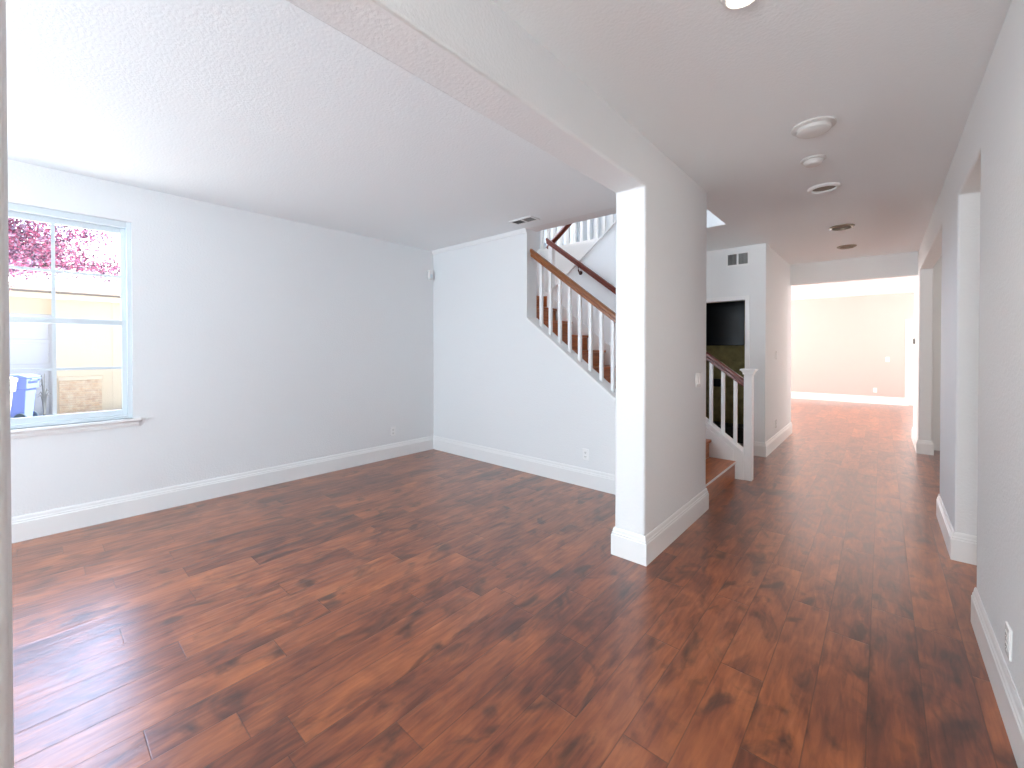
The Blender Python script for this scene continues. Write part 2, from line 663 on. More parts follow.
# header into the family room, its shell
struct('trim_1', box(XW, XR, YH0, YH1, 2.417, H), 'wall_paint')
bm = bmesh.new()
add_box(bm, -6.0, -4.15, YB, YB + .15, 0, H)
add_box(bm, -4.15, -2.25, YB, YB + .15, 2.12, H)
add_box(bm, -2.25, 4.0, YB, YB + .15, 0, H)
struct('wall_far', bm, 'peach_paint')
bm = bmesh.new()
add_box(bm, -6.0, XW - 0.13, YH1 - 0.12, YH1, 0, H)
add_box(bm, XR + TR, 4.0, YH1 - 0.12, YH1, 0, H)
struct('wall_family', bm, 'wall_paint')
bm = bmesh.new()
for x0, x1 in ((-6.15, -6.0), (4.0, 4.15)):
    add_box(bm, x0, x1, YH1 - .12, 8.6, 0, H)
    add_box(bm, x0, x1, 13.4, YB + .15, 0, H)
    add_box(bm, x0, x1, 8.6, 13.4, 0, 0.3)
    add_box(bm, x0, x1, 8.6, 13.4, 2.5, H)
struct('wall_family_side', bm, 'wall_paint')

# rooms to the right, glimpsed through the two openings
bm = bmesh.new()
add_box(bm, XR + TR, 3.0, 2.2, 2.35, 0, H)
add_box(bm, 3.0, 3.15, 2.2, YH1, 0, 0.6)
add_box(bm, 3.0, 3.15, 2.2, YH1, 2.35, H)
add_box(bm, 3.0, 3.15, 2.2, 4.3, 0.6, 2.35)
add_box(bm, 3.0, 3.15, 6.1, YH1, 0.6, 2.35)
struct('wall_side', bm, 'wall_paint')

# ceilings: one slab, left open over the lower flight and over the upper flight
bm = bmesh.new()
c0, c1 = H, H + 0.1
add_box(bm, XL, XP0, YFRONT, YS0, c0, c1)                 # living room
add_box(bm, XP1, XR + TR, YFRONT, YP1, c0, c1)                 # hall
add_box(bm, -1.28, XR + TR, YP1, YF0 + .02, c0, c1)
struct('ceiling', bm, 'ceiling_paint')
bm = bmesh.new()
add_box(bm, -2.22, XR + TR, YF0 + .02, 6.0, c0, UP)            # floor slab beyond the stair opening
add_box(bm, -2.43, XR + TR, 6.0, YH1, c0, UP)
add_box(bm, -3.6, -2.43, 6.12, YH1, c0, UP)
struct('ceiling_passage', bm, 'ceiling_paint')
bm = bmesh.new()
add_box(bm, -6.0, 4.0, YH1, YB, c0, c1)
add_box(bm, XR + TR, 3.0, 2.35, YH1, c0, c1)
struct('ceiling_family', bm, 'ceiling_paint')
bm = bmesh.new()
add_box(bm, XL, -1.13, YS1, YH1, TOP - .1, TOP)
struct('ceiling_upper', bm, 'ceiling_paint')
bm = bmesh.new()
add_box(bm, -1.28, -1.13, YS0, YH1, UP, TOP)
add_box(bm, -1.28, -1.13, YS0, YF0 + .02, c1, UP)
add_box(bm, XL, -1.28, 7.95, YH1, UP, TOP)
add_box(bm, XL, -3.6, 6.12, YH1, UP - .3, UP)
add_box(bm, -2.43, -1.28, 6.0, 6.12, UP, TOP)
struct('wall_upper', bm, 'wall_paint')
bm = bmesh.new()
add_box(bm, XL, -2.43, 6.0, 6.12, 0, UP)
struct('wall_landing', bm, 'wall_paint')

# wall between the flights: its top follows the upper flight
def diag(x):
    return 2.971 + (x + 2.624) * 0.775


bm = bmesh.new()
add_prism(bm, [(-2.05, 0), (-2.05, H), (-2.22, H), (-2.22, UP), (-2.43, diag(-2.43)), (-3.64, diag(-3.64)), (-3.64, 0)], 'y', YF0, YF1)
struct('wall_flight', bm, 'wall_paint')
bm = bmesh.new()
add_prism(bm, [(-2.43, diag(-2.43)), (-3.66, diag(-3.66)), (-3.66, diag(-3.66) + .022), (-2.43, diag(-2.43) + .022)], 'y', YF0 - .015, YF1 + .015)
struct('trim_2', bm, 'trim_white')

# knee wall caps
bm = bmesh.new()
add_prism(bm, [(XP0, knee(XP0)), (XE, knee(XE)), (XE, knee(XE) + .03), (XP0, knee(XP0) + .03)], 'y', YS0 - .012, YS1 + .012)
struct('trim_3', bm, 'trim_white', bevel=0.004)
# small bead under the ceiling line of the stair wall
bm = bmesh.new()
add_prism(bm, [(YS0, H - .045), (YS0 - .012, H - .045), (YS0 - .03, H - .006), (YS0 - .03, H), (YS0, H)], 'x', XL, XE)
struct('trim_4', bm, 'trim_white')

# baseboards
BT, BH = 0.018, 0.183
BASE = [(0, 0), (BT, 0), (BT, 0.135), (BT - .004, 0.141), (BT - .004, 0.150), (BT - .008, 0.156), (BT - .010, 0.172), (BT - .014, BH), (0, BH)]


def baseboard(name, *paths):
    bm = bmesh.new()
    for p in paths:
        add_sweep(bm, BASE, p)
    return struct(name, bm, 'trim_white')


baseboard('baseboard_left', [(XL, YFRONT), (XL, YS0), (XP0, YS0)])
baseboard('baseboard_middle', [(XP0, YS0), (XP0, YP0), (XP1, YP0), (XP1, YP1), (XP1 - .03, YP1)])
baseboard('baseboard_right', [(XR, A0), (XR, YFRONT)], [(XR, B0), (XR, A1), (XR + TR, A1)],
          [(XR, YR), (XR, B1), (XR + TR, B1), (XR + TR, YH1 - .12)])
baseboard('baseboard_hall', [(DX1, YV), (XW, YV), (XW, YH1), (XW - .13, YH1)])
baseboard('baseboard_far', [(-2.25, YB), (0.42, YB)])

# ------------------------------------------------------------------ living room window
win = bpy.data.objects.new('window_1', None)
win.location = (XL, (WY0 + WY1) / 2, WZ0)
win['kind'] = 'structure'
COL.objects.link(win)


def rect_frame(bm, x0, x1, y0, y1, z0, z1, w, wb=None, wt=None):
    wb = wb or w
    wt = wt or w
    add_box(bm, x0, x1, y0, y0 + w, z0, z1)
    add_box(bm, x0, x1, y1 - w, y1, z0, z1)
    add_box(bm, x0, x1, y0 + w, y1 - w, z0, z0 + wb)
    add_box(bm, x0, x1, y0 + w, y1 - w, z1 - wt, z1)


bm = bmesh.new()
rect_frame(bm, XL - .13, XL - .02, WY0, WY1, WZ0, WZ1, 0.030, 0.030, 0.048)
obj('window_frame', bm, 'vinyl_white', win, bevel=.003)
MZ = 1.605
YM = 0.105
xg = XL - .075
for nm, z0, z1, xo in (('upper_sash', MZ - .022, WZ1 - .048, -.02), ('lower_sash', WZ0 + .03, MZ + .022, .012)):
    bm = bmesh.new()
    x0, x1 = xg + xo - .015, xg + xo + .015
    rect_frame(bm, x0, x1, WY0 + .03, WY1 - .03, z0, z1, 0.030, 0.044, 0.044)
    s = obj(nm, bm, 'vinyl_white', win, bevel=.002)
    zm = (z0 + z1) / 2
    bm = bmesh.new()
    add_box(bm, xg + xo - .006, xg + xo + .006, YM - .011, YM + .011, z0 + .03, z1 - .026)
    add_box(bm, xg + xo - .006, xg + xo + .006, WY0 + .05, YM - .011, zm - .010, zm + .010)
    add_box(bm, xg + xo - .006, xg + xo + .006, YM + .011, WY1 - .05, zm - .010, zm + .010)
    mu = obj('muntin', bm, 'vinyl_white', s)
    gp = obj('glass_pane', box(xg + xo - .002, xg + xo + .002, WY0 + .05, WY1 - .05, z0 + .025, z1 - .02), 'window_glass', s)
bm = bmesh.new()
add_box(bm, XL - .05, XL + .035, WY0 - .05, WY1 + .05, WZ0 - .024, WZ0)
obj('window_sill', bm, 'trim_white', win, bevel=.006)
bm = bmesh.new()
add_prism(bm, [(XL, WZ0 - .065), (XL + .010, WZ0 - .065), (XL + .016, WZ0 - .045), (XL + .016, WZ0 - .024), (XL, WZ0 - .024)], 'y', WY0 - .035, WY1 + .035)
obj('sill_apron', bm, 'trim_white', win)
# upper landing window
win2 = bpy.data.objects.new('window_2', None)
win2.location = (XL, (UY0 + UY1) / 2, UZ0)
win2['kind'] = 'structure'
COL.objects.link(win2)
bm = bmesh.new()
rect_frame(bm, XL - .13, XL - .02, UY0, UY1, UZ0, UZ1, 0.05)
obj('window_frame', bm, 'vinyl_white', win2)
obj('glass_pane', box(XL - .08, XL - .076, UY0 + .04, UY1 - .04, UZ0 + .04, UZ1 - .04), 'window_glass', win2)

# ------------------------------------------------------------------ staircase
st = thing('staircase', 'brown wooden staircase climbing left behind the white sloped knee wall', 'staircase', (X1, 4.4, 0))
ya, yb = YS1 + .004, YF0 - .021
NS = 11
for k in range(1, NS):
    xk = X1 - (k - 1) * RUN
    z = k * RISE
    bm = box(xk - RUN, xk + (.025 if k > 1 else .012), ya + (.002 if k > 1 else .01), yb - .001, z - .032, z)
    obj('tread', bm, 'stair_wood', st, bevel=.006)
    obj('riser', box(xk - .02, xk, ya + .004, yb - .002, z - RISE, z - .032), 'stair_wood', st)
xl = X1 - (NS - 1) * RUN
zl = NS * RISE
obj('nosing_strip', box(X1 + .0125, X1 + .0165, ya + .012, yb - .004, RISE - .020, RISE), 'nosing_pale', st)['label'] = 'pale nosing strip'  # pale strip along the front edge of the first tread
xu = -3.29
obj('riser', box(xl - .02, xl, ya + .002, yb - .002, zl - RISE, zl - .032), 'stair_wood', st)
bm = bmesh.new()
add_prism(bm, [(XL + .004, ya), (xl + .025, ya), (xl + .025, YF0 - .021), (-3.66, YF0 - .021), (-3.66, YF1 + .005), (xu, YF1 + .005), (xu, 5.99), (XL + .004, 5.99)], 'z', zl - .16, zl)
obj('landing', bm, 'stair_wood', st, bevel=.005)
for k in range(1, 5):
    xk = xu + (k - 1) * RUN
    z = zl + k * RISE
    obj('tread', box(xk - .025, xk + RUN, YF1 + .005, 5.99, z - .032, z), 'stair_wood', st, bevel=.006)
    obj('riser', box(xk, xk + .02, YF1 + .005, 5.99, z - RISE, z - .032), 'stair_wood', st)
bm = bmesh.new()
xs0, xs1 = X1 - .02, xl
add_prism(bm, [(xs0, nose(xs0) + .10), (xs1, nose(xs1) + .12), (xs1, nose(xs1) - .3), (-1.6, nose(-1.6) - .3), (-1.35, .005), (xs0, .005)], 'y', YF0 - .019, YF0 - .001)
obj('skirt_board', bm, 'trim_white', st)


def sloped_bar(bm, x0, x1, zf, prof):
    """Bar running along x between x0 and x1, its axis at height zf(x); prof = (y, z) polygon."""
    n = len(prof)
    a = [bm.verts.new((x0, y, zf(x0) + z)) for y, z in prof]
    b = [bm.verts.new((x1, y, zf(x1) + z)) for y, z in prof]
    fs = [bm.faces.new(a), bm.faces.new(b)]
    for i in range(n):
        fs.append(bm.faces.new((a[i], a[(i + 1) % n], b[(i + 1) % n], b[i])))
    bmesh.ops.recalc_face_normals(bm, faces=fs)


def rail_prof(yc, w=.062, h=.088):
    w2 = w / 2
    return [(yc - w2 * .62, -h), (yc + w2 * .62, -h), (yc + w2 * .62, -h * .62), (yc + w2, -h * .45), (yc + w2, -h * .18), (yc + w2 * .6, 0),
            (yc - w2 * .6, 0), (yc - w2, -h * .18), (yc - w2, -h * .45), (yc - w2 * .62, -h * .62)]


def baluster(parent, xc, yc, z0, zt, w=.034):
    """Square baluster whose ends are cut to the slope of z0 and zt (functions of x)."""
    bm = bmesh.new()
    h = w / 2
    lo = [bm.verts.new((xc + sx * h, yc + sy * h, z0(xc + sx * h))) for sx, sy in ((-1, -1), (1, -1), (1, 1), (-1, 1))]
    hi = [bm.verts.new((xc + sx * h, yc + sy * h, zt(xc + sx * h))) for sx, sy in ((-1, -1), (1, -1), (1, 1), (-1, 1))]
    bm.faces.new(lo[::-1])
    bm.faces.new(hi)
    for i in range(4):
        bm.faces.new((lo[i], lo[(i + 1) % 4], hi[(i + 1) % 4], hi[i]))
    return obj('baluster', bm, 'trim_white', parent, bevel=.003)


# living-room side railing
YB1 = 3.755
RT = 0.945
r1 = thing('stair_railing', 'stair railing with tan wooden handrail and white balusters on the living room knee wall', 'railing', (-2.2, YB1, knee(-2.2) + .03))
bm = bmesh.new()
sloped_bar(bm, XE, XP0 - .0, lambda x: nose(x) + RT, rail_prof(YB1))
obj('handrail', bm, 'oak_rail', r1, smooth=True)['label'] = 'tan wooden handrail'
for k in range(12):
    baluster(r1, -2.864 + k * .1258, YB1, lambda x: knee(x) + .03, lambda x: nose(x) + RT - .08)

# hall side railing with the newel post
YB2 = YF0 + .055
XN = -1.059
r2 = thing('newel_railing', 'short stair railing ending at the white newel post in the hall', 'railing', (XN, YB2, 0))
bm = bmesh.new()
add_box(bm, XN - .039, XN + .039, YB2 - .045, YB2 + .045, 0, 1.118)
nw = obj('newel_post', bm, 'trim_white', r2, bevel=.004)
bm = bmesh.new()
add_box(bm, XN - .050, XN + .050, YB2 - .058, YB2 + .058, 1.118, 1.131)
add_prism(bm, [(XN - .045, 1.131), (XN + .045, 1.131), (XN + .068, 1.161), (XN - .068, 1.161)], 'y', YB2 - .058, YB2 + .058)
add_box(bm, XN - .072, XN + .072, YB2 - .078, YB2 + .078, 1.159, 1.177)
obj('post_cap', bm, 'trim_white', nw, bevel=.003)
xc0 = XN - .039


def curb(x):
    return nose(x) + .128


bm = bmesh.new()
add_prism(bm, [(xc0, 0), (xc0, curb(xc0)), (-2.05, curb(-2.05)), (-2.05, 0)], 'y', YF0, YF1 - .01)
cs = obj('curb_panel', bm, 'trim_white', r2)
bm = bmesh.new()
sloped_bar(bm, -2.05, xc0, lambda x: curb(x) + .035, [(YF0 - .014, -.036), (YF1 + .004, -.036), (YF1 + .004, 0), (YF0 - .014, 0)])
obj('curb_cap', bm, 'trim_white', cs, bevel=.004)
RT2 = 0.925
bm = bmesh.new()
sloped_bar(bm, -2.05, xc0, lambda x: nose(x) + RT2, rail_prof(YB2))
obj('handrail', bm, 'mahogany', r2, smooth=True)['label'] = 'reddish brown handrail'
for k in range(7):
    baluster(r2, -1.187 - k * .1235, YB2, lambda x: curb(x) + .033, lambda x: nose(x) + RT2 - .08)

# wall-mounted handrail of the inner wall
wr = thing('wall_handrail', 'dark mahogany handrail fixed on brackets to the inner stair wall', 'handrail', (-2.9, YF0, 2.3))
YW = YF0 - .062
bm = bmesh.new()
sloped_bar(bm, -3.63, -2.06, lambda x: nose(x) + .925, rail_prof(YW, .058, .080))
obj('rail', bm, 'mahogany', wr, smooth=True)
for xb in (-3.10, -2.25):
    zb = nose(xb) + .845
    bm = bmesh.new()
    add_lathe(bm, [(.028, 0), (.028, -.008), (.012, -.012)], (xb, YF0, zb - .075), 'y', 20)
    add_tube(bm, [(xb, YF0 - .008, zb - .075), (xb, YF0 - .045, zb - .07), (xb, YW, zb - .045), (xb, YW, zb)], .009, 10)
    obj('bracket', bm, 'bronze', wr, smooth=True)

# upper flight handrail on its corner post
YU = (YF0 + YF1) / 2
ur = thing('upper_handrail', 'dark handrail rising with the upper flight above the landing corner', 'handrail', (-3.62, YU, diag(-3.62)))
bm = bmesh.new()
pts = [(-3.70, YU, 2.86), (-3.66, YU, 2.905), (-3.60, YU, 2.958), (-3.50, YU, 3.03), (-3.35, YU, 3.145)]
pts += [(-3.35 + .2 * i, YU, 3.145 + .155 * i) for i in range(1, 5)]
add_tube(bm, pts, .038, 12)
obj('rail', bm, 'mahogany', ur, smooth=True)
bm = box(-3.672, -3.602, YU - .035, YU + .035, diag(-3.64) + .02, 2.93)
obj('corner_post', bm, 'trim_white', ur, bevel=.003)
obj('upper_post', box(-2.56, -2.48, YU - .04, YU + .04, diag(-2.52) + .02, 3.80), 'trim_white', ur, bevel=.003)

# upper landing balustrade
YG = 6.06
lb = thing('landing_balustrade', 'white upper landing balustrade seen above the stairs under the ceiling edge', 'balustrade', (-3.5, YG, UP))
obj('shoe_rail', box(XL + .002, -2.44, YG - .05, YG + .05, UP, UP + .05), 'trim_white', lb, bevel=.003)
obj('top_rail', box(XL + .002, -2.44, YG - .03, YG + .03, UP + .93, UP + .98), 'mahogany', lb, bevel=.01)
x = -4.60
while x < -2.5:
    obj('baluster', box(x - .026, x + .026, YG - .026, YG + .026, UP + .05, UP + .93), 'trim_white', lb)
    x += .138

# ------------------------------------------------------------------ vents
def louver_vent(name, label, loc, axis, sx, sy, mat_slat='vent_grey'):
    """Register in local coordinates: x across, y up, facing +z, then turned to its surface."""
    rot = {'down': Matrix.Rotation(math.pi, 4, 'X'), '-y': Matrix.Rotation(math.pi / 2, 4, 'X')}[axis]
    t = thing(name, label, 'vent', loc)

    def put(part, bm, material, **k):
        bmesh.ops.transform(bm, matrix=Matrix.Translation(loc) @ rot, verts=bm.verts)
        return obj(part, bm, material, t, **k)
    a, b, w = sx / 2, sy / 2, .022
    bm = bmesh.new()
    for q in ((-a, a, -b, -b + w), (-a, a, b - w, b), (-a, -a + w, -b + w, b - w), (a - w, a, -b + w, b - w), (-.010, .010, -b + w, b - w)):
        add_box(bm, q[0], q[1], q[2], q[3], 0, .010)
    put('frame', bm, 'trim_white')
    put('backing', box(-a + w, a - w, -b + w, b - w, 0.0005, .002), 'slot_dark')
    for s, tilt in ((-1, .6), (1, -.6)):
        bm = bmesh.new()
        x0, x1 = sorted((s * .010, s * (a - w)))
        n = 7
        for i in range(n):
            xc = x0 + (i + .5) * (x1 - x0) / n
            d = .0055
            add_prism(bm, [(xc - d, .003), (xc - d + .0025, .003), (xc + d + .0, .0095), (xc + d - .0025, .0095)] if tilt > 0 else
                      [(xc + d, .003), (xc + d - .0025, .003), (xc - d, .0095), (xc - d + .0025, .0095)], 'y', -b + w, b - w)
        put('louver_bank', bm, mat_slat)
    return t


louver_vent('ceiling_vent', 'white air register in the living room ceiling near the stair wall corner', (-2.83, 3.41, H), 'down', .30, .15)
louver_vent('wall_vent', 'white return-air grille high on the wall above the dark doorway', (-1.451, YV, 2.58), '-y', .285, .185)

# ------------------------------------------------------------------ electrical
def wall_plate(name, label, cat, loc, facing, kind, gang=1):
    rot = {'x': Matrix.Rotation(math.pi / 2, 4, 'Z') @ Matrix.Rotation(math.pi / 2, 4, 'X'),
           '-x': Matrix.Rotation(-math.pi / 2, 4, 'Z') @ Matrix.Rotation(math.pi / 2, 4, 'X'),
           '-y': Matrix.Rotation(math.pi / 2, 4, 'X')}[facing]
    t = thing(name, label, cat, loc, 'wall outlets' if kind == 'outlet' else 'wall light switches')

    def put(part, bm, material, parent=t, **k):
        bmesh.ops.transform(bm, matrix=Matrix.Translation(loc) @ rot, verts=bm.verts)
        o = obj(part, bm, material, t, **k)
        return o
    w = .036 + .023 * (gang - 1)
    put('cover_plate', box(-w, w, -.058, .058, 0, .0085), 'plate_white', bevel=.0035)
    for g in range(gang):
        xc = (g - (gang - 1) / 2) * .046
        if kind == 'outlet':
            for s in (-1, 1):
                bm = bmesh.new()
                add_box(bm, xc - .016, xc + .016, s * .021 - .014, s * .021 + .014, .0085, .0105)
                put('socket', bm, 'plastic_white', bevel=.003)
                bm = bmesh.new()
                add_box(bm, xc - .008, xc - .005, s * .021 - .003, s * .021 + .007, .0105, .011)
                add_box(bm, xc + .005, xc + .008, s * .021 - .003, s * .021 + .007, .0105, .011)
                add_box(bm, xc - .002, xc + .002, s * .021 - .010, s * .021 - .006, .0105, .011)
                put('slot', bm, 'slot_dark')
        else:
            bm = bmesh.new()
            add_prism(bm, [(-.033, .0085), (.033, .0085), (.033, .0105), (0, .0125), (-.033, .018)], 'x', xc - .0165, xc + .0165)
            put('rocker', bm, 'plate_white')
    return t


wall_plate('electrical_outlet', 'white electrical outlet low on the window wall near the corner', 'outlet', (XL, 3.02, .335), 'x', 'outlet')
wall_plate('electrical_outlet', 'white electrical outlet low on the stair wall under the railing', 'outlet', (-2.236, YS0, .325), '-y', 'outlet')
wall_plate('electrical_outlet', 'white electrical outlet on the near right wall above the baseboard', 'outlet', (XR, 2.40, .30), '-x', 'outlet')
wall_plate('electrical_outlet', 'white electrical outlet low on the hall wall past the newel post', 'outlet', (XW, 6.92, .33), 'x', 'outlet')
wall_plate('light_switch', 'white double light switch on the wide hall pillar', 'light switch', (XP1, 3.62, 1.135), 'x', 'switch', 2)
wall_plate('light_switch', 'white light switch on the hall wall past the newel post', 'light switch', (XW, 6.88, 1.30), 'x', 'switch', 1)
wall_plate('electrical_outlet', 'white outlet low on the bright far wall', 'outlet', (-.13, YB, .34), '-y', 'outlet')
wall_plate('light_switch', 'white switch on the bright far wall left of the door', 'light switch', (.10, YB, 1.12), '-y', 'switch', 1)

# motion sensor in the corner
ms = thing('motion_sensor', 'small white motion sensor in the living room corner', 'sensor', (XL + .001, 3.62, 2.40))
bm = box(XL, XL + .05, 3.565, 3.635, 2.335, 2.465)
obj('housing', bm, 'plastic_white', ms, bevel=.012, seg=3)
obj('lens', box(XL + .048, XL + .054, 3.58, 3.62, 2.355, 2.405), 'vinyl_white', ms, bevel=.002)

# thermostat
th = thing('thermostat', 'round grey thermostat on the end of the right hall wall', 'thermostat', (XR, 8.55, 1.50))
bm = bmesh.new()
add_lathe(bm, [(.046, 0), (.046, -.006)], (XR, 8.55, 1.50), 'x', 32)
obj('base_ring', bm, 'plastic_white', th, smooth=True)
bm = bmesh.new()
add_lathe(bm, [(.041, -.006), (.041, -.022), (.036, -.027)], (XR, 8.55, 1.50), 'x', 32)
obj('dial', bm, 'thermostat_grey', th, smooth=True)

# ------------------------------------------------------------------ ceiling fixtures
def downlight(x, y, label, r=.085, lit=False, mat_trim='plastic_white'):
    t = thing('recessed_light', label, 'ceiling light', (x, y, H), 'recessed lights along the hall ceiling')
    bm = bmesh.new()
    prof = [(r * .70, -.001), (r * .72, -.016), (r * .78, -.020), (r * .95, -.012), (r, -.003), (r, 0), (r * .70, 0)]
    rings = []
    for rr, h in prof:
        rings.append([bm.verts.new((x + rr * math.cos(2 * math.pi * i / 40), y + rr * math.sin(2 * math.pi * i / 40), H + h)) for i in range(40)])
    for a, b in zip(rings, rings[1:]):
        for i in range(40):
            bm.faces.new((a[i], a[(i + 1) % 40], b[(i + 1) % 40], b[i]))
    bmesh.ops.recalc_face_normals(bm, faces=bm.faces)
    obj('trim_ring', bm, mat_trim, t, smooth=True)
    bm = bmesh.new()
    add_lathe(bm, [(r * .76, -.0035), (r * .6, -.0015), (.002, -.001)], (x, y, H), 'z', 40)
    obj('lamp', bm, 'lamp_glow' if lit else 'can_interior', t, smooth=True)
    return t


downlight(-.403, 1.775, 'glowing recessed light in the near hall ceiling', .075, True)
downlight(-.374, 4.376, 'unlit recessed light in the hall ceiling, next past the detectors', .115)
downlight(-.344, 5.914, 'dark nickel ringed recessed light in the hall ceiling', .115, mat_trim='nickel')
downlight(-.360, 7.09, 'farthest small recessed light before the hall header', .105, mat_trim='nickel')
gl = bpy.data.lights.new('recessed_lamp', 'SPOT')
gl.energy = 8
gl.spot_size = math.radians(150)
gl.spot_blend = .6
gl.shadow_soft_size = .06
gl.color = (1.0, .86, .70)
go = bpy.data.objects.new('recessed_lamp', gl)
go.location = (-.403, 1.80, H - .02)
COL.objects.link(go)

sd = thing('smoke_detector', 'wide round white smoke detector in the hall ceiling', 'smoke detector', (-.321, 3.127, H))
bm = bmesh.new()
add_lathe(bm, [(.112, 0), (.112, -.010), (.100, -.016)], (-.321, 3.127, H), 'z', 48)
obj('base', bm, 'detector_plastic', sd, smooth=True)
bm = bmesh.new()
add_lathe(bm, [(.088, -.016), (.086, -.034), (.070, -.044), (.03, -.047)], (-.321, 3.127, H), 'z', 48)
obj('cover', bm, 'detector_plastic', sd, smooth=True)
sd2 = thing('carbon_monoxide_detector', 'small white dome detector behind the wide smoke detector', 'detector', (-.377, 3.674, H))
bm = bmesh.new()
add_lathe(bm, [(.075, 0), (.075, -.008), (.070, -.012)], (-.377, 3.674, H), 'z', 40)
obj('base', bm, 'detector_plastic', sd2, smooth=True)
bm = bmesh.new()
add_lathe(bm, [(.058, -.012), (.056, -.030), (.044, -.042), (.02, -.046)], (-.377, 3.674, H), 'z', 40)
obj('cover', bm, 'detector_plastic', sd2, smooth=True)

# ------------------------------------------------------------------ dark room behind the doorway
bm = bmesh.new()
add_box(bm, DX1 - .0, DX1 + .055, YV - .012, YV, 0, DZ + .055)
add_box(bm, -2.05, DX1, YV - .012, YV, DZ, DZ + .055)
struct('trim_5', bm, 'trim_white', bevel=.003)
tv = thing('television', 'large black television on the khaki wall of the dark room', 'television', (-2.3, 7.22, 1.44))
obj('screen', box(-2.98, -1.585, 7.165, 7.195, 1.44, 2.22), 'screen_black', tv, bevel=.004)
obj('wall_mount', box(-2.5, -2.1, 7.193, 7.22, 1.65, 2.0), 'black_paint', tv)
mb = thing('media_bench', 'low black bench against the khaki wall', 'bench', (-2.2, 7.0, 0))
obj('body', box(-3.2, -1.42, 6.85, 7.2, .0, .20), 'black_paint', mb, bevel=.004)
obj('top', box(-3.22, -1.40, 6.84, 7.21, .20, .225), 'black_paint', mb, bevel=.003)
sp = thing('wall_speaker', 'small black speaker box on the khaki wall under the television', 'speaker', (-2.04, 7.22, .85))
obj('cabinet', box(-2.05, -1.90, 7.12, 7.22, .79, .91), 'black_paint', sp, bevel=.006)
obj('grille', box(-2.04, -1.91, 7.114, 7.121, .80, .90), 'screen_black', sp)

# far door
dr = bpy.data.objects.new('door_1', None)
dr['kind'] = 'structure'
dr.location = (.8, YB, 0)
COL.objects.link(dr)
bm = bmesh.new()
add_box(bm, .42, .49, YB - .016, YB, 0, 2.10)
add_box(bm, .49, 1.31, YB - .016, YB, 2.03, 2.10)
add_box(bm, 1.31, 1.38, YB - .016, YB, 0, 2.10)
obj('casing', bm, 'trim_white', dr)
obj('door_leaf', box(.49, 1.31, YB - .008, YB - .001, .01, 2.03), 'trim_white', dr)

# ------------------------------------------------------------------ outside the window
GZ = -.30
struct('ground', box(-40, -10.5, -25, 25, GZ - .2, GZ), 'asphalt')
struct('ground_reflector', box(-10.5, XL - .19, -25, 25, GZ - .2, GZ), 'bright_ground')  # bright ground added out of view to bounce sunlight onto the ceiling
XH = -15.5
hs = thing('house', 'cream neighbouring house with stone wainscot seen through the window', 'house', (XH - 3, .5, GZ))
bm = bmesh.new()
add_box(bm, XH - 7, XH, .32, 1.55, GZ, 2.75)
add_box(bm, XH - 7, XH - .6, 1.55, 9, GZ, 2.75)
add_box(bm, XH - 7, XH - .25, -6, .32, 2.25, 2.75)
add_box(bm, XH - 7, XH - .25, -6, -4.6, GZ, 2.25)
obj('wall', bm, 'stucco', hs)
bm = bmesh.new()
add_box(bm, XH - .4, XH - .3, -4.6, .32, GZ, 2.25)
for i in range(4):
    add_box(bm, XH - .3, XH - .28, -4.5, .26, GZ + .06 + i * .62, GZ + .06 + i * .62 + .52)
obj('garage_door', bm, 'garage_white', hs, bevel=.01)
bm = bmesh.new()
add_box(bm, XH - .0, XH + .06, .42, 1.19, GZ, .58)
sw = obj('stone_wainscot', bm, 'ledge_stone', hs)
obj('stone_cap', box(XH, XH + .09, .40, 1.21, .58, .68), 'stucco', sw, bevel=.01)
obj('corner_trim', box(XH - .02, XH + .025, 1.40, 1.56, GZ, 2.75), 'stucco', hs)
bm = bmesh.new()
add_prism(bm, [(XH + .45, 2.78), (XH + .45, 2.86), (XH - 3.6, 4.7), (XH - 7.6, 2.86), (XH - 7.6, 2.78)], 'y', -6.4, 9.4)
obj('roof', bm, 'roof_shingle', hs)
bm = bmesh.new()
add_box(bm, XH + .44, XH + .50, -6.4, 9.4, 2.58, 2.80)
bm2 = bmesh.new()
add_box(bm2, XH + .50, XH + .57, -6.4, 9.4, 2.72, 2.78)
obj('gutter', bm2, 'gutter_brown', hs, bevel=.02)
obj('fascia_board', bm, 'fascia', hs, bevel=.01)


